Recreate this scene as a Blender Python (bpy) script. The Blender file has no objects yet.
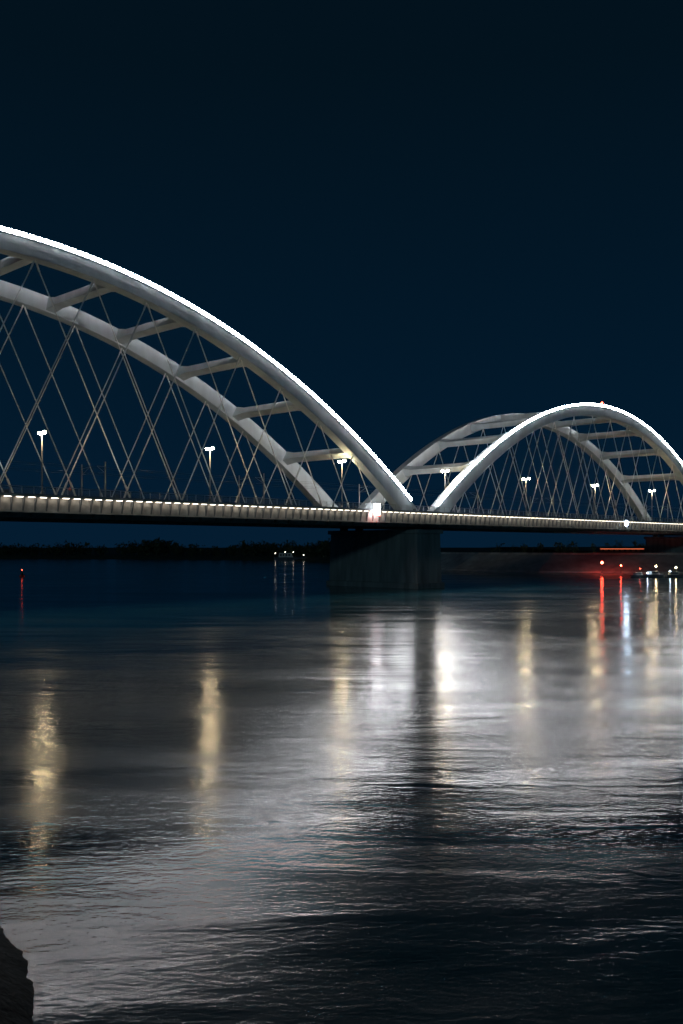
import bpy, bmesh, math, random
from mathutils import Vector, Matrix, noise
random.seed(7)
sc = bpy.context.scene
sc.view_settings.view_transform='Standard'; sc.view_settings.look='None'; sc.view_settings.exposure=0
F=950.0; CX=341.5; HY=548.0; CZ=10.0
TH=math.radians(43.8); ST,CT=math.sin(TH),math.cos(TH)
OX,OY=21.0,237.5
DECK=19.0
# ---------------- materials
def mat(name, col, rough=0.6, metal=0.0, var=0.0, vscale=1.0, bump=0.0, bscale=4.0, streak=False):
    m=bpy.data.materials.new(name); m.use_nodes=True
    nt=m.node_tree; b=nt.nodes['Principled BSDF']
    b.inputs['Base Color'].default_value=(*col,1); b.inputs['Roughness'].default_value=rough
    b.inputs['Metallic'].default_value=metal
    tc=nt.nodes.new('ShaderNodeTexCoord')
    if var>0:
        mp=nt.nodes.new('ShaderNodeMapping')
        if streak: mp.inputs['Scale'].default_value=(1,1,0.15)
        nt.links.new(tc.outputs['Object'],mp.inputs['Vector'])
        n=nt.nodes.new('ShaderNodeTexNoise'); n.inputs['Scale'].default_value=vscale; n.inputs['Detail'].default_value=6
        nt.links.new(mp.outputs[0],n.inputs['Vector'])
        r=nt.nodes.new('ShaderNodeValToRGB')
        r.color_ramp.elements[0].position=0.3; r.color_ramp.elements[1].position=0.7
        r.color_ramp.elements[0].color=(*[c*(1-var) for c in col],1)
        r.color_ramp.elements[1].color=(*[min(1,c*(1+var)) for c in col],1)
        nt.links.new(n.outputs['Fac'],r.inputs['Fac']); nt.links.new(r.outputs[0],b.inputs['Base Color'])
    if bump>0:
        n2=nt.nodes.new('ShaderNodeTexNoise'); n2.inputs['Scale'].default_value=bscale; n2.inputs['Detail'].default_value=5
        nt.links.new(tc.outputs['Object'],n2.inputs['Vector'])
        bp=nt.nodes.new('ShaderNodeBump'); bp.inputs['Distance'].default_value=bump
        nt.links.new(n2.outputs['Fac'],bp.inputs['Height']); nt.links.new(bp.outputs[0],b.inputs['Normal'])
    return m
def emis(name,col,st):
    m=bpy.data.materials.new(name); m.use_nodes=True
    b=m.node_tree.nodes['Principled BSDF']
    b.inputs['Base Color'].default_value=(*col,1)
    b.inputs['Emission Color'].default_value=(*col,1); b.inputs['Emission Strength'].default_value=st
    return m
M_steel=mat('painted_steel',(0.50,0.55,0.58),0.5,0,0.14,0.35,streak=True)
M_cable=mat('cable_steel',(0.85,0.85,0.85),0.4,0.0)
M_conc=mat('concrete',(0.26,0.28,0.28),0.85,0,0.35,0.5,0.05,2.0,streak=True)
M_fascia=mat('fascia_panel',(0.55,0.53,0.49),0.6,0,0.35,0.6)
M_girder=mat('girder_steel',(0.22,0.23,0.24),0.55,0,0.2,0.6)
M_asph=mat('asphalt',(0.05,0.05,0.05),0.8,0,0.2,2)
M_paint=mat('road_paint',(0.75,0.75,0.72),0.6)
M_rail=mat('railing_steel',(0.45,0.46,0.47),0.45,0.2)
M_dark=mat('dark_metal',(0.06,0.065,0.07),0.5,0.3)
M_pole=mat('lamp_pole_paint',(0.30,0.31,0.32),0.45,0.2)
M_led=emis('arch_led',(0.96,0.965,1.0),66)
M_fled=emis('fascia_light',(1.0,0.88,0.74),6)
M_lamp=emis('lamp_glow',(1.0,0.79,0.47),300)
M_red=emis('red_light',(1.0,0.06,0.03),90)
M_white=emis('white_light',(0.9,0.95,1.0),14)
M_blue=emis('blue_light',(0.62,0.8,1.0),110)
M_warm=emis('warm_light',(1.0,0.75,0.4),110)
M_redd=emis('red_light_dim',(1.0,0.08,0.04),12)
# ---------------- mesh helper
class MB:
    def __init__(s): s.bm=bmesh.new(); s.mats=[]
    def mi(s,m):
        if m not in s.mats: s.mats.append(m)
        return s.mats.index(m)
    def hexa(s,pts,m):
        v=[s.bm.verts.new(p) for p in pts]; i=s.mi(m)
        for f in ((3,2,1,0),(4,5,6,7),(0,1,5,4),(1,2,6,5),(2,3,7,6),(3,0,4,7)):
            fc=s.bm.faces.new([v[k] for k in f]); fc.material_index=i
    def box(s,a,b,m):
        x0,y0,z0=a; x1,y1,z1=b
        s.hexa([(x0,y0,z0),(x1,y0,z0),(x1,y1,z0),(x0,y1,z0),(x0,y0,z1),(x1,y0,z1),(x1,y1,z1),(x0,y1,z1)],m)
    def cyl(s,p,q,r,m,seg=8,r2=None):
        p=Vector(p);q=Vector(q); d=(q-p).normalized()
        u=d.cross(Vector((0,0,1)));
        if u.length<1e-3: u=Vector((1,0,0))
        u.normalize(); w=d.cross(u); r2=r if r2 is None else r2; i=s.mi(m)
        A=[];B=[]
        for k in range(seg):
            a=2*math.pi*k/seg; o=u*math.cos(a)+w*math.sin(a)
            A.append(s.bm.verts.new(p+o*r)); B.append(s.bm.verts.new(q+o*r2))
        for k in range(seg):
            f=s.bm.faces.new([A[k],A[(k+1)%seg],B[(k+1)%seg],B[k]]); f.material_index=i; f.smooth=seg>6
        for L in (A[::-1],B):
            f=s.bm.faces.new(L); f.material_index=i
    def sph(s,c,r,m,sub=1,sc_=(1,1,1)):
        ret=bmesh.ops.create_icosphere(s.bm,subdivisions=sub,radius=r,matrix=Matrix.Translation(c)@Matrix.Diagonal((*sc_,1)))
        i=s.mi(m)
        for v in ret['verts']:
            for f in v.link_faces: f.material_index=i
    def obj(s,name,parent=None,loc=(0,0,0),rot=0,bevel=0):
        bmesh.ops.recalc_face_normals(s.bm,faces=s.bm.faces)
        me=bpy.data.meshes.new(name); s.bm.to_mesh(me); s.bm.free()
        for m in s.mats: me.materials.append(m)
        o=bpy.data.objects.new(name,me); sc.collection.objects.link(o)
        o.location=loc; o.rotation_euler=(0,0,rot)
        if parent: o.parent=parent
        if bevel:
            b=o.modifiers.new('bevel','BEVEL'); b.width=bevel; b.segments=2; b.limit_method='ANGLE'
        return o
ROT=math.pi/2-TH
def W(s,w,z): return (OX+s*ST-w*CT, OY+s*CT+w*ST, z)
def s_for_x(px,w):
    k=(px-CX)/F
    return (k*(OY+w*ST)-OX+w*CT)/(ST-k*CT)
# ---------------- bridge
br=bpy.data.objects.new('arch_bridge',None); sc.collection.objects.link(br)
br.location=(OX,OY,0); br.rotation_euler=(0,0,ROT)
arches=[(-112.0,109.5,43.5),(91.5,88.5,36.0)]
RD=3.1; RW=2.3
def ztop(a,s):
    c,h,H=a; u=(s-c)/h; return DECK+H*(1-u*u)
def tang(a,s):
    c,h,H=a; g=-2*H*(s-c)/(h*h); L=math.hypot(1,g); return (1/L,g/L)
NEARW=0.0; FARW=28.0-RW
for ai,a in enumerate(arches):
    c,h,H=a
    for nm,w0 in (('near_rib',NEARW),('far_rib',FARW)):
        mb=MB(); N=72; rings=[]; i=mb.mi(M_steel)
        for k in range(N+1):
            u=-1+2*k/N; u=math.copysign(abs(u)**0.95,u); s=c+u*h; z=ztop(a,s); t=tang(a,s)
            D=RD*(1+0.3*abs(u)**3)
            nx,nz=t[1],-t[0]
            pr=[(w0,0),(w0+RW,0),(w0+RW,D),(w0,D)]
            rings.append([mb.bm.verts.new((s+nx*d,w,z+nz*d)) for w,d in pr])
        for k in range(N):
            for j in range(4):
                f=mb.bm.faces.new([rings[k][j],rings[k][(j+1)%4],rings[k+1][(j+1)%4],rings[k+1][j]]); f.material_index=i
        mb.bm.faces.new(rings[0][::-1]); mb.bm.faces.new(rings[-1])
        S=2.0
        for side,ww in ((-1,w0),(1,w0+RW)):
            k=0; n=int(2*h/S)
            for q in range(n):
                s0=c-h+q*S+0.001; s1=s0+S
                if s1>c+h: break
                for dd in (0.02,RD*0.97):
                    P=[]
                    for s_ in (s0,s1):
                        z=ztop(a,s_); t=tang(a,s_); u=(s_-c)/h; D=RD*(1+0.3*abs(u)**3)
                        d0=0.02 if dd<1 else D-0.16
                        for d_ in (d0,d0+0.14):
                            P.append((s_+t[1]*d_,z-t[0]*d_))
                    wa=ww-0.12 if side<0 else ww-0.0
                    wb=ww if side<0 else ww+0.12
                    (p0,p1,p2,p3)=P
                    mb.hexa([(p1[0],wa,p1[1]),(p3[0],wa,p3[1]),(p3[0],wb,p3[1]),(p1[0],wb,p1[1]),
                             (p0[0],wa,p0[1]),(p2[0],wa,p2[1]),(p2[0],wb,p2[1]),(p0[0],wb,p0[1])],M_steel)
        mb.obj(nm,br)
    # cross struts
    mb=MB()
    s=c-h+20
    while s<c+h-14:
        z=ztop(a,s)-1.45; t=tang(a,s)
        zz=z
        ws=[RW,RW+3.0,FARW-3.0,FARW]; dep=[1.35,0.8,0.8,1.35]
        for k in range(3):
            w0,w1=ws[k]-0.0,ws[k+1]; d0,d1=dep[k],dep[k+1]; hw=1.0
            def ring(w,d):
                r=[]
                for (e,f) in ((-hw,-d),(hw,-d),(hw,d),(-hw,d)):
                    r.append((s+t[0]*e*1.0-t[1]*f*1.0, w, zz+t[1]*e+t[0]*f))
                return r
            A=ring(w0,d0);B=ring(w1,d1)
            mb.hexa(A+B,M_steel)
        s+=16.2
    mb.obj('cross_struts',br)
    # LED
    mb=MB(); 
    s=c-h+2.6
    while s<c+h-2.6:
        t=tang(a,s); z=ztop(a,s); L_=0.46
        x0,x1=s-L_*t[0],s+L_*t[0]; za,zb=z-L_*t[1],z+L_*t[1]
        o0,o1=0.03,0.60
        nx,nz=-t[1],t[0]
        wa,wb=-0.22,0.16
        mb.hexa([(x0+nx*o0,wa,za+nz*o0),(x1+nx*o0,wa,zb+nz*o0),(x1+nx*o0,wb,zb+nz*o0),(x0+nx*o0,wb,za+nz*o0),
                 (x0+nx*o1,wa,za+nz*o1),(x1+nx*o1,wa,zb+nz*o1),(x1+nx*o1,wb,zb+nz*o1),(x0+nx*o1,wb,za+nz*o1)],M_led)
        s+=1.32*t[0]
    mb.obj('arch_led_strip',br)
    # hangers
    mb=MB()
    for w0 in (NEARW+RW/2,FARW+RW/2):
        s=c-h+14
        while s<c+h-13:
            z=ztop(a,s)-RD*0.9; hh=z-DECK
            for sg in (-1,1):
                sb=s+sg*(0.44*hh+1.5)
                if c-h+2<sb<c+h-2:
                    ww=w0+0.25*sg
                    mb.cyl((s,ww,z),(sb,ww,DECK+0.2),0.11,M_cable,6)
                    mb.cyl((sb,ww,DECK+0.0),(sb+(s-sb)*0.06,ww,DECK+0.2+0.06*hh),0.18,M_cable,6)
                    mb.cyl((s-(s-sb)*0.05,ww,z-0.05*hh),(s,ww,z+0.3),0.16,M_cable,6)
            s+=11.4
    mb.obj('hanger_cables',br)
    mb=MB(); mb.cyl((c,1.2,ztop(a,c)),(c,1.2,ztop(a,c)+1.2),0.12,M_dark); mb.sph((c,1.2,ztop(a,c)+1.5),0.38,M_redd)
    mb.obj('obstruction_light',br)
# deck
S0,S1=-330.0,330.0
mb=MB()
mb.box((S0,0,16.4),(S1,28,DECK-0.02),M_girder)
mb.box((S0,1.0,15.2),(S1,4.0,16.4-0.002),M_girder)
mb.box((S0,24,15.2),(S1,27,16.4-0.002),M_girder)
mb.box((S0,-3.0,DECK-0.35),(S1,-0.003,DECK),M_conc)
mb.box((S0,28.003,DECK-0.35),(S1,31,DECK),M_conc)
mb.obj('deck_girder',br)
mb=MB()
mb.box((S0,3.2,DECK-0.015),(S1,14.5,DECK+0.05),M_asph)
for s in range(int(S0),int(S1),9): mb.box((s,8.8,DECK+0.052),(s+4,8.95,DECK+0.056),M_paint)
for w in (3.6,14.0): mb.box((S0,w,DECK+0.052),(S1,w+0.15,DECK+0.056),M_paint)
mb.box((S0,2.7,DECK-0.015),(S1,3.197,DECK+0.18),M_conc); mb.box((S0,14.503,DECK-0.015),(S1,15.0,DECK+0.9),M_conc)
for w in (17,18.45,21,22.45): mb.box((S0,w,DECK-0.01),(S1,w+0.08,DECK+0.17),M_rail)
mb.obj('road_and_track',br)
mb=MB()
s=S0
while s<S1:
    mb.box((s,4.003,15.5),(s+0.3,23.997,16.397),M_girder)
    for wa,wb in ((-2.9,0.98),(30.9,27.02)):
        P=[(s,wa,17.8),(s+0.25,wa,17.8),(s+0.25,wb,15.3),(s,wb,15.3),(s,wa,18.62),(s+0.25,wa,18.62),(s+0.25,wb,16.38),(s,wb,16.38)]
        mb.hexa(P,M_girder)
    s+=4.0
mb.obj('cantilever_brackets',br)
mb=MB()
FT=18.4
mb.box((S0,-3.16,16.15),(S1,-3.04,FT),M_fascia)
mb.box((S0,-4.15,FT+0.03),(S1,-3.003,FT+0.3),M_fascia)
mb.box((S0,-3.14,FT+0.31),(S1,-3.003,DECK+0.02),M_girder)
mb.box((S0,-3.36,15.9),(S1,-3.0,16.13),M_fascia)
s=S0
while s<S1:
    mb.hexa([(s,-3.26,16.16),(s+0.2,-3.26,16.16),(s+0.2,-3.163,16.16),(s,-3.163,16.16),(s,-3.85,FT),(s+0.2,-3.85,FT),(s+0.2,-3.163,FT),(s,-3.163,FT)],M_girder); s+=2.1
mb.obj('fascia',br)
mb=MB()
s=S0+0.7
while s<S1:
    mb.box((s,-4.10,FT-0.07),(s+1.1,-3.80,FT+0.02),M_fled); s+=2.1
mb.obj('fascia_lights',br)
for wr in (-2.95,30.95):
    mb=MB(); s=S0
    while s<S1:
        mb.box((s,wr-0.05,DECK),(s+0.14,wr+0.05,DECK+1.15),M_rail)
        s+=2.1
    for z in (0.15,0.33,0.51,0.69,0.87): mb.box((S0,wr-0.015,DECK+z),(S1,wr+0.015,DECK+z+0.05),M_rail)
    mb.box((S0,wr-0.07,DECK+1.152),(S1,wr+0.07,DECK+1.27),M_rail)
    mb.obj('railing',br)
# piers
for ps in (0.2,183.0,-224.0,-300,260,320):
    mb=MB(); L=4.9
    mb.box((ps-L-0.5,-1.8,-3),(ps+L+0.5,29.8,1.3),M_conc)
    mb.hexa([(ps-L,-1.2,1.3),(ps+L,-1.2,1.3),(ps+L,29.2,1.3),(ps-L,29.2,1.3),(ps-L+0.3,-0.9,13.6),(ps+L-0.3,-0.9,13.6),(ps+L-0.3,28.9,13.6),(ps-L+0.3,28.9,13.6)],M_conc)
    mb.box((ps-L-0.2,-1.5,13.6),(ps+L+0.2,29.5,14.6),M_conc)
    for w in (2.5,25.5):
        for q in (-3,3): mb.box((ps+q-0.8,w-0.8,14.6),(ps+q+0.8,w+0.8,15.2),M_dark)
    mb.obj('pier',br,bevel=0.12)
# floodlights
mbf=MB()
def flood(s,w,aim,E,ang=26,col=(1,0.95,0.88)):
    p=Vector((s,w,DECK+0.55)); d=Vector(aim)-p
    l=bpy.data.lights.new('floodlight','SPOT'); l.energy=4*math.pi*d.length_squared*E
    l.spot_size=math.radians(ang); l.spot_blend=0.9; l.shadow_soft_size=0.2; l.color=col
    o=bpy.data.objects.new('floodlight',l); sc.collection.objects.link(o); o.parent=br
    o.location=p+d.normalized()*0.35; o.rotation_euler=d.to_track_quat('-Z','Y').to_euler()
    mbf.box((s-0.3,w-0.2,DECK+0.1),(s+0.3,w+0.2,DECK+0.5),M_dark)
for a in arches:
    c,h,H=a; n=int(2*h/20)
    for k in range(n+1):
        s=c-h+5+(2*h-10)*k/n
        z=ztop(a,s)-2; hh=z-DECK
        off=min(10,3+0.3*hh)
        flood(s,FARW-off,(s,FARW,z),0.085,max(32,math.degrees(2*math.atan(13/max(8,hh)))),(0.97,0.98,1.0))
        flood(s,-2.6,(s,NEARW+1.0,DECK+max(3,0.55*hh)),0.12,100,(0.86,0.96,1))
        flood(s,FARW-4,(s,FARW+1.0,DECK+max(3,0.5*hh)),0.13,90,(0.86,0.96,1))
mbf.obj('floodlight_fixtures',br)
# ---------------- street lamps
def lamp(px,py,w=4.2):
    s=s_for_x(px,w); x,y,_=W(s,w,0); Hh=11.2
    mb=MB()
    mb.cyl((0,0,0),(0,0,0.9),0.2,M_pole,10); mb.cyl((0,0,0.9),(0,0,Hh),0.14,M_pole,10,0.09)
    for sg in (-1,1):
        mb.cyl((0,0,Hh-0.15),(0,sg*0.7,Hh+0.18),0.06,M_pole,8)
        mb.hexa([(-0.16,sg*0.5,Hh+0.14),(0.16,sg*0.5,Hh+0.14),(0.12,sg*1.4,Hh+0.2),(-0.12,sg*1.4,Hh+0.2),
                 (-0.12,sg*0.5,Hh+0.28),(0.12,sg*0.5,Hh+0.28),(0.08,sg*1.4,Hh+0.31),(-0.08,sg*1.4,Hh+0.31)],M_pole)
        mb.sph((0,sg*0.8,Hh+0.0),0.40,M_lamp,1,(0.8,1.2,0.75))
    mb.obj('street_lamp',None,(x,y,DECK+0.05),ROT)
for px,py in ((42,432),(210,447),(342,460),(445,470),(526,478),(595,484),(652,490),(700,494),(-170,415)):
    lamp(px,py)
def mast(s,w,Hh=8.2):
    mb=MB(); mb.cyl((0,0,0),(0,0,Hh),0.17,M_pole,8,0.13)
    sg=-1 if w>19.7 else 1
    mb.cyl((0,0,Hh-1.0),(0,sg*3.0,Hh-0.7),0.04,M_pole,6); mb.cyl((0,0,Hh-2.3),(0,sg*3.0,Hh-0.75),0.04,M_pole,6)
    mb.cyl((0,0,Hh-2.2),(0,sg*2.6,Hh-2.1),0.03,M_pole,6)
    x,y,_=W(s,w,0); mb.obj('catenary_mast',None,(x,y,DECK),ROT)
for s in range(-290,300,42): mast(s-2,15.6); mast(s-2,24.4)
mb=MB()
for w in (17.7,21.8):
    mb.cyl((S0,w,DECK+6.0),(S1,w,DECK+6.0),0.02,M_dark,4); mb.cyl((S0,w,DECK+7.2),(S1,w,DECK+7.2),0.02,M_dark,4)
mb.obj('overhead_wires',br)
# navigation signs
def nsign(px,size,m,nm,zc,ring):
    w=-4.45; s=s_for_x(px,w); mb=MB()
    mb.box((-size/2,-0.08,-size/2-0.2),(size/2,0.08,size/2+0.2),M_white if m is None else M_rail)
    if m is None:
        mb.box((-0.1,-0.1,-size/2+0.3),(0.1,-0.085,size/2-0.3),M_dark)
        mb.box((-size/2-.1,-0.1,-size/2-0.45),(size/2+.1,0.1,-size/2-0.21),M_redd)
    else:
        mb.cyl((0,-0.35,0),(0,-0.081,0),0.7,m,14)
    for q in (-0.4,0.4): mb.box((q-0.05,0.081,-0.5),(q+0.05,0.4,1.3),M_dark)
    x,y,_=W(s,w,0); mb.obj(nm,None,(x,y,zc),ROT)
nsign(377,2.1,None,'navigation_sign',18.9,0)
nsign(626,1.8,M_blue,'navigation_light',17.9,0)
# ---------------- pedestrian
def person(px,w,jacket,step=0.25,ang=0):
    s=s_for_x(px,w); x,y,_=W(s,w,0)
    V=[(0,0,0.95),(0,0,1.2),(0,0,1.42),(0,0,1.52),(0.02,0,1.66),
       (0,0.1,0.9),(step*0.5,0.11,0.5),(step*0.6,0.11,0.08),(step*0.6+0.17,0.12,0.04),
       (0,-0.1,0.9),(-step*0.2,-0.11,0.5),(-step,-0.11,0.12),(-step+0.16,-0.12,0.04),
       (0,0.19,1.4),(-0.12,0.24,1.14),(0.05,0.23,0.95),(0,-0.19,1.4),(0.06,-0.24,1.13),(0.24,-0.22,1.0)]
    E=[(0,1),(1,2),(2,3),(3,4),(0,5),(5,6),(6,7),(7,8),(0,9),(9,10),(10,11),(11,12),(2,13),(13,14),(14,15),(2,16),(16,17),(17,18)]
    R=[.14,.14,.15,.055,.10,.095,.065,.045,.04,.095,.065,.045,.04,.065,.05,.035,.065,.05,.035]
    me=bpy.data.meshes.new('pedestrian'); me.from_pydata(V,E,[])
    o=bpy.data.objects.new('pedestrian',me); sc.collection.objects.link(o)
    sk=o.modifiers.new('skin','SKIN')
    dat=me.skin_vertices[0].data if me.skin_vertices else None
    if dat:
        for i,v in enumerate(dat): v.radius=(R[i],R[i]*(1.25 if i in(1,2) else 1)); v.use_root=(i==0)
    su=o.modifiers.new('sub','SUBSURF'); su.levels=2; su.render_levels=2
    dg=bpy.context.evaluated_depsgraph_get(); m2=bpy.data.meshes.new_from_object(o.evaluated_get(dg))
    o.modifiers.clear(); o.data=m2
    m2.materials.clear()
    for m in (jacket,mat('trousers',(0.03,0.035,0.05)),mat('skin',(0.5,0.32,0.24)),mat('hair',(0.04,0.025,0.02))): m2.materials.append(m)
    for p in m2.polygons:
        c=p.center; p.use_smooth=True
        p.material_index=1 if c.z<0.93 and abs(c.y)<0.2 else (0 if c.z<1.5 else (3 if c.z>1.7 or c.x<-0.02 else 2))
    o.location=(x,y,DECK); o.rotation_euler=(0,0,ROT+ang)
    return o
person(70,-1.6,mat('red_jacket',(0.8,0.12,0.05)))
person(381,-1.4,mat('dark_jacket',(0.05,0.06,0.09)),0.2,math.pi)
# ---------------- water
mw=bpy.data.materials.new('river_water'); mw.use_nodes=True; nt=mw.node_tree; b=nt.nodes['Principled BSDF']
b.inputs['Base Color'].default_value=(0.010,0.075,0.100,1); b.inputs['IOR'].default_value=1.333
tc=nt.nodes.new('ShaderNodeTexCoord')
def mapn(scale,rot=0,loc=(0,0,0)):
    m=nt.nodes.new('ShaderNodeMapping'); m.inputs['Scale'].default_value=scale; m.inputs['Rotation'].default_value=(0,0,rot); m.inputs['Location'].default_value=loc
    nt.links.new(tc.outputs['Object'],m.inputs['Vector']); return m
def noi(m,sc_,det,dist=0,rough=0.5):
    n=nt.nodes.new('ShaderNodeTexNoise'); n.inputs['Scale'].default_value=sc_; n.inputs['Detail'].default_value=det; n.inputs['Distortion'].default_value=dist; n.inputs['Roughness'].default_value=rough
    nt.links.new(m.outputs[0],n.inputs['Vector']); return n
big=noi(mapn((0.3,1,1),0.3),0.06,5,1.6,0.55)
mr=nt.nodes.new('ShaderNodeMapRange'); mr.inputs['From Min'].default_value=0.38; mr.inputs['From Max'].default_value=0.62
mr.inputs['To Min'].default_value=0.09; mr.inputs['To Max'].default_value=0.205
nt.links.new(big.outputs['Fac'],mr.inputs['Value']); nt.links.new(mr.outputs[0],b.inputs['Roughness'])
fine=noi(mapn((0.6,1.3,1),-0.35),4.2,3)
mid=noi(mapn((0.5,1.2,1),0.2),1.1,3,0.6)
swl=noi(mapn((0.3,1.2,1),0.1),0.33,4,0.8)
low=noi(mapn((0.35,1.0,1),0.4),0.09,3,1.0)
prev=None
for n,dist in ((low,0.15),(swl,0.045),(mid,0.020),(fine,0.011)):
    bp=nt.nodes.new('ShaderNodeBump'); bp.inputs['Strength'].default_value=1; bp.inputs['Distance'].default_value=dist
    nt.links.new(n.outputs['Fac'],bp.inputs['Height'])
    if prev: nt.links.new(prev.outputs[0],bp.inputs['Normal'])
    prev=bp
nt.links.new(prev.outputs[0],b.inputs['Normal'])
me=bpy.data.meshes.new('river_water'); me.from_pydata([(-9000,-500,0),(9000,-500,0),(9000,12000,0),(-9000,12000,0)],[],[(0,1,2,3)])
me.materials.append(mw); o=bpy.data.objects.new('river_water',me); sc.collection.objects.link(o)
# ---------------- far bank
M_soil=mat('bank_grass',(0.05,0.06,0.035),0.95,0,0.4,0.1,0.2,0.5)
shore=[(-3000,1500),(-1500,1150),(-600,950),(-200,860),(-40,760),(10,620),(30,440),(44,398),(75,366),(111,352),(165,345),(280,328),(600,270),(3000,60)]
def strip(name,pts,prof,m,sub=12,nz=0.0):
    P=[]
    for i in range(len(pts)-1):
        a=Vector(pts[i]);b_=Vector(pts[i+1])
        for k in range(sub): P.append(a.lerp(b_,k/sub))
    P.append(Vector(pts[-1])); V=[];Fc=[]
    for i,p in enumerate(P):
        t=(P[min(i+2,len(P)-1)]-P[max(i-2,0)]).normalized(); n=Vector((-t.y,t.x))
        for (o_,z) in prof:
            q=p+n*o_; V.append((q.x,q.y,z+nz*noise.noise((q.x*0.05,q.y*0.05,o_))))
    K=len(prof)
    for i in range(len(P)-1):
        for j in range(K-1):
            a=i*K+j; Fc.append((a,a+K,a+K+1,a+1))
    me=bpy.data.meshes.new(name); me.from_pydata(V,[],Fc); me.materials.append(m)
    o=bpy.data.objects.new(name,me); sc.collection.objects.link(o); return o
strip('far_riverbank',shore[:7],[(-4,-1),(3,0.8),(12,2.5),(40,3.2),(500,5),(4000,12)],M_soil,14,0.8)
emb=shore[6:]
M_emb=mat('embankment_concrete',(0.45,0.46,0.45),0.85,0,0.25,0.3,0.05,2.0)
o=strip('concrete_embankment',emb,[(-3,-1),(1,0.4),(3,0.5),(3.1,1.1),(16,7.2),(17,7.25),(17.1,8.1),(17.6,8.1),(17.7,7.6),(24,7.6)],M_emb,10)
strip('far_ground',emb,[(23.9,7.59),(60,7.8),(400,8.5),(4000,15)],M_soil,10,0.0)
M_leaf=mat('foliage',(0.05,0.07,0.035),0.9,0,0.5,0.3)
def treeline(name,pts,n,hmin,hmax,base,back):
    V=[];Fc=[]
    segs=[(Vector(pts[i]),Vector(pts[i+1])) for i in range(len(pts)-1)]
    Ls=[(b_-a).length for a,b_ in segs]
    for k in range(n):
        a,b_=random.choices(segs,Ls)[0]; p=a.lerp(b_,random.random()); 
        p=p+Vector((random.uniform(-5,5),random.uniform(5,back)))
        hh=random.uniform(hmin,hmax)*(0.75+0.5*noise.noise((p.x*0.012,p.y*0.012,3))); r=hh*random.uniform(0.28,0.42)
        i0=len(V)
        for q in range(4):
            an=q*math.pi/2; V.append((p.x+0.3*math.cos(an),p.y+0.3*math.sin(an),base))
        for q in range(4):
            an=q*math.pi/2; V.append((p.x+0.15*math.cos(an),p.y+0.15*math.sin(an),base+hh*0.7))
        for q in range(4): Fc.append((i0+q,i0+(q+1)%4,i0+4+(q+1)%4,i0+4+q))
        for q in range(46):
            d=Vector((random.gauss(0,1),random.gauss(0,1),random.gauss(0,1))).normalized()*random.random()**0.4
            c=Vector((p.x+d.x*r,p.y+d.y*r,base+hh*0.56+d.z*hh*0.45)); sz=random.uniform(0.5,1.3)*hh/12
            i0=len(V)
            for e in range(3): V.append(tuple(c+Vector((random.gauss(0,1),random.gauss(0,1),random.gauss(0,1)))*sz))
            Fc.append((i0,i0+1,i0+2))
    me=bpy.data.meshes.new(name); me.from_pydata(V,[],Fc); me.materials.append(M_leaf)
    o=bpy.data.objects.new(name,me); sc.collection.objects.link(o)
treeline('distant_treeline',[(-1100,1070),(-600,960),(-200,870),(-40,775),(20,640)],900,11,18,2.5,50)
treeline('distant_trees',[(60,440),(130,410),(300,400),(600,380)],160,5,10,7.6,60)
# ---------------- boats
def boat(nm,px,py,L,lights,ang=0,cab=True):
    y=F*CZ/(py-HY); x=(px-CX)/F*y
    mb=MB(); h=L*0.10; bw=L*0.14
    st=[(-0.5,0.8,0),(-0.3,1,0),(0.2,1,0),(0.38,0.6,0.15),(0.5,0.05,0.35)]
    R=[]
    i=mb.mi(M_hull)
    for (u,wd,up) in st:
        R.append([mb.bm.verts.new(p) for p in ((u*L,-bw*wd,h*(1+up)),(u*L*0.95,-bw*wd*0.7,-0.3),(u*L*0.95,bw*wd*0.7,-0.3),(u*L,bw*wd,h*(1+up)))])
    for k in range(len(R)-1):
        for j in range(4):
            f=mb.bm.faces.new([R[k][j],R[k][(j+1)%4],R[k+1][(j+1)%4],R[k+1][j]]); f.material_index=i
    f=mb.bm.faces.new(R[0]); f.material_index=i; f=mb.bm.faces.new(R[-1][::-1]); f.material_index=i
    if cab:
        mb.hexa([(-0.35*L,-bw*.7,h),(0.1*L,-bw*.7,h),(0.1*L,bw*.7,h),(-0.35*L,bw*.7,h),(-0.33*L,-bw*.6,h*2.3),(0.03*L,-bw*.6,h*2.3),(0.03*L,bw*.6,h*2.3),(-0.33*L,bw*.6,h*2.3)],M_cabin)
        for q in range(4):
            mb.box((-0.30*L+q*0.085*L,-bw*.72,h*1.45),(-0.30*L+q*0.085*L+0.05*L,-bw*.60,h*1.95),M_win)
    mb.cyl((0.0,0,h*2.2),(0,0,h*4),0.05,M_dark,6)
    for (lx,lz,m,r) in lights: mb.sph((lx*L,0,lz*h),r,m)
    mb.obj(nm,None,(x,y,0),ang)
M_hull=mat('boat_hull',(0.12,0.14,0.17),0.4,0,0.2,1); M_cabin=mat('boat_cabin',(0.6,0.6,0.58),0.5,0,0.1,1); M_win=mat('boat_window',(0.02,0.03,0.04),0.1)
M_bl=emis('boat_light',(1,0.9,0.75),12); M_bb=emis('boat_light_cool',(0.6,0.8,1),70)
boat('river_barge',290,560.5,26,[(-0.45,2.2,M_bl,0.35),(-0.15,2.6,M_bl,0.3),(0.1,2.6,M_bl,0.3),(0.42,1.7,M_bl,0.35)])
boat('moored_boat',656,577,9,[(0,4.1,M_warm,0.28),(-.45,1.6,M_bb,0.16)],0.5)
boat('moored_boat',676,577,8,[(0,4.1,M_warm,0.28),(-.3,2.6,M_bb,0.2)],0.3)
boat('moored_boat',640,577,7,[(0,4.1,M_red,0.1)],0.4)
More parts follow.
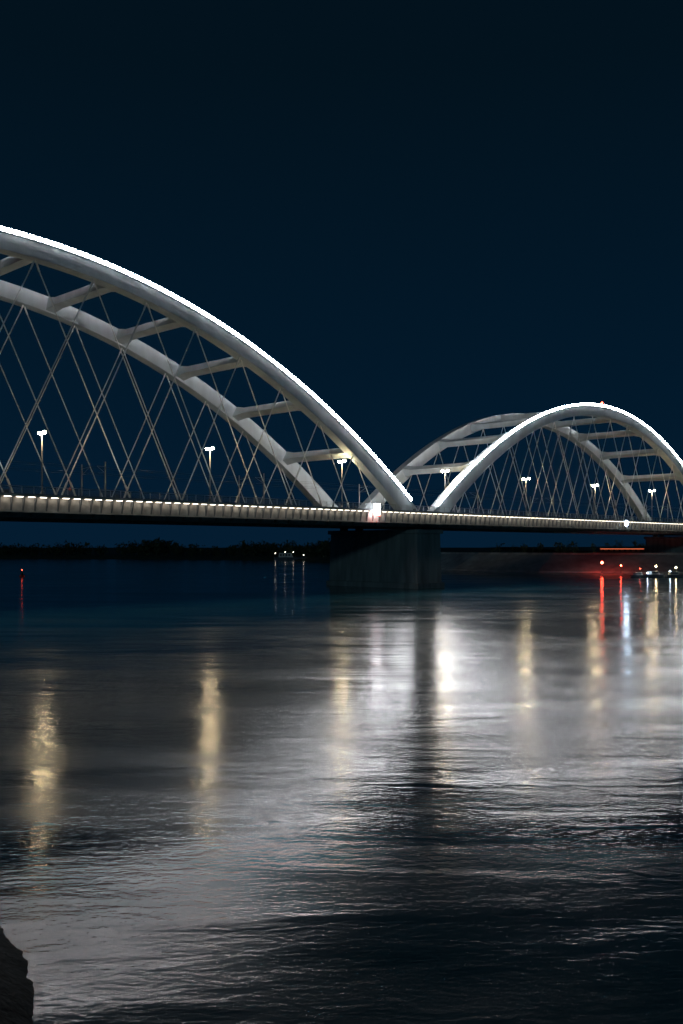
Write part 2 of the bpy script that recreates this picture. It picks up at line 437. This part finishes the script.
def buoy(px,py):
    y=F*CZ/(py-HY); x=(px-CX)/F*y; mb=MB()
    mb.cyl((0,0,-0.3),(0,0,0.6),0.9,mat('buoy_red',(0.5,0.05,0.04)),12); mb.cyl((0,0,0.6),(0,0,2.2),0.6,M_dark,8,0.12); mb.sph((0,0,2.45),0.2,M_redd)
    mb.obj('river_buoy',None,(x,y,0))
buoy(22,577)
def beacon(px,y,z,Hh,m,r):
    x=(px-CX)/F*y; mb=MB(); mb.cyl((0,0,0),(0,0,0.5),0.3,M_conc,8); mb.cyl((0,0,0.5),(0,0,Hh),0.09,M_dark,8,0.06)
    mb.cyl((0,0,Hh),(0,0,Hh+0.1),0.3,M_dark,8); mb.sph((0,0,Hh+0.1+r),r,m); mb.cyl((0,0,Hh+0.12+2*r),(0,0,Hh+0.22+2*r),0.25,M_dark,8,0.05)
    mb.obj('shore_beacon',None,(x,y,z))
beacon(602,355,0.5,3.4,M_red,0.5); beacon(621,353,0.5,2.6,M_red,0.3)
def hut(px,y,wd,dp,hh,zb):
    x=(px-CX)/F*y; mb=MB(); 
    mb.box((-wd/2,0,0),(wd/2,dp,hh),M_wall)
    mb.hexa([(-wd/2-.4,-.4,hh),(wd/2+.4,-.4,hh),(wd/2+.4,dp+.4,hh),(-wd/2-.4,dp+.4,hh),(-wd/2-.2,dp/2-.1,hh+0.8),(wd/2+.2,dp/2-.1,hh+0.8),(wd/2+.2,dp/2+.1,hh+0.8),(-wd/2-.2,dp/2+.1,hh+0.8)],M_dark)
    k=-wd/2+1
    while k<wd/2-1.2: mb.box((k,-0.04,1.0),(k+0.9,-0.003,1.9),M_win); k+=2.2
    mb.box((wd/2-1.1,-0.05,0),(wd/2-0.3,-0.003,2.0),M_dark)
    mb.box((-wd/2+0.2,-0.3,hh-0.2),(wd/2-0.2,-0.22,hh-0.12),emis('red_strip',(1,0.2,0.08),3))
    mb.obj('riverside_hut',None,(x,y,zb))
M_wall=mat('hut_wall',(0.12,0.10,0.09),0.8,0,0.2,1)
hut(622,384,18,5,2.2,7.6)
# ---------------- near bank
xs=[(-200,60),(-60,46),(-30,38),(-14,31),(-9.6,26.0),(-8.0,23.7),(-6.9,21.3),(-6.0,18.5),(-3.0,14.0),(2,12.0),(20,10),(60,6),(200,0)]
def ys(x):
    for i in range(len(xs)-1):
        if xs[i][0]<=x<=xs[i+1][0]:
            t=(x-xs[i][0])/(xs[i+1][0]-xs[i][0]); return xs[i][1]*(1-t)+xs[i+1][1]*t
    return 20
V=[];Fc=[]; nx=301; ny=400
for j in range(ny):
    for i in range(nx):
        x=-40+i*0.2; y=-35+j*0.2; sd=(ys(x)-y)*(0.45 if x<-5 else 0.9)
        z=-0.8+min(max(0.0,sd+1.6)*0.5, 9.0)
        z=min(z,8.2)+0.08*noise.noise((x*0.8,y*0.8,0))+0.06*noise.noise((x*2.6,y*2.6,5))
        if math.hypot(x,y)<6: z=min(z,8.0)
        V.append((x,y,z))
for j in range(ny-1):
    for i in range(nx-1):
        a=j*nx+i; Fc.append((a,a+1,a+nx+1,a+nx))
M_rip=mat('riverbank_stone',(0.035,0.045,0.045),0.95,0,0.5,2.5,0.08,6)
me=bpy.data.meshes.new('near_riverbank'); me.from_pydata(V,[],Fc); me.materials.append(M_rip)
for p in me.polygons: p.use_smooth=True
o=bpy.data.objects.new('near_riverbank',me); sc.collection.objects.link(o)
# ---------------- world
w=bpy.data.worlds.new("World"); sc.world=w; w.use_nodes=True; nt=w.node_tree
bg=nt.nodes['Background']; tc=nt.nodes.new('ShaderNodeTexCoord'); sp=nt.nodes.new('ShaderNodeSeparateXYZ')
cr=nt.nodes.new('ShaderNodeValToRGB'); nt.links.new(tc.outputs['Generated'],sp.inputs[0]); nt.links.new(sp.outputs['Z'],cr.inputs['Fac'])
E=cr.color_ramp.elements
E[0].position=0.0; E[0].color=(0.0014,0.0118,0.030,1); E[1].position=1; E[1].color=(0.001,0.004,0.008,1)
e=E.new(0.15); e.color=(0.0009,0.0098,0.0240,1)
e=E.new(0.45); e.color=(0.0009,0.0062,0.0125,1)
nt.links.new(cr.outputs[0],bg.inputs['Color']); bg.inputs['Strength'].default_value=1.0
sl=bpy.data.lights.new('fill_sun','SUN'); sl.energy=0.08; sl.angle=0.03; sl.color=(0.45,0.85,1)  # weak fill added from behind the camera to brighten pier, embankment and water
so=bpy.data.objects.new('fill_sun',sl); sc.collection.objects.link(so); so.rotation_euler=(math.radians(83),0,math.radians(-20))
# ---------------- camera
cd=bpy.data.cameras.new('camera'); cam=bpy.data.objects.new('camera',cd); sc.collection.objects.link(cam)
cam.location=(0,0,CZ); cam.rotation_euler=(math.pi/2,0,0)
cd.sensor_fit='VERTICAL'; cd.sensor_height=36; cd.sensor_width=24; cd.lens=F/1024*36; cd.shift_y=36/1024; cd.clip_end=20000
sc.camera=cam
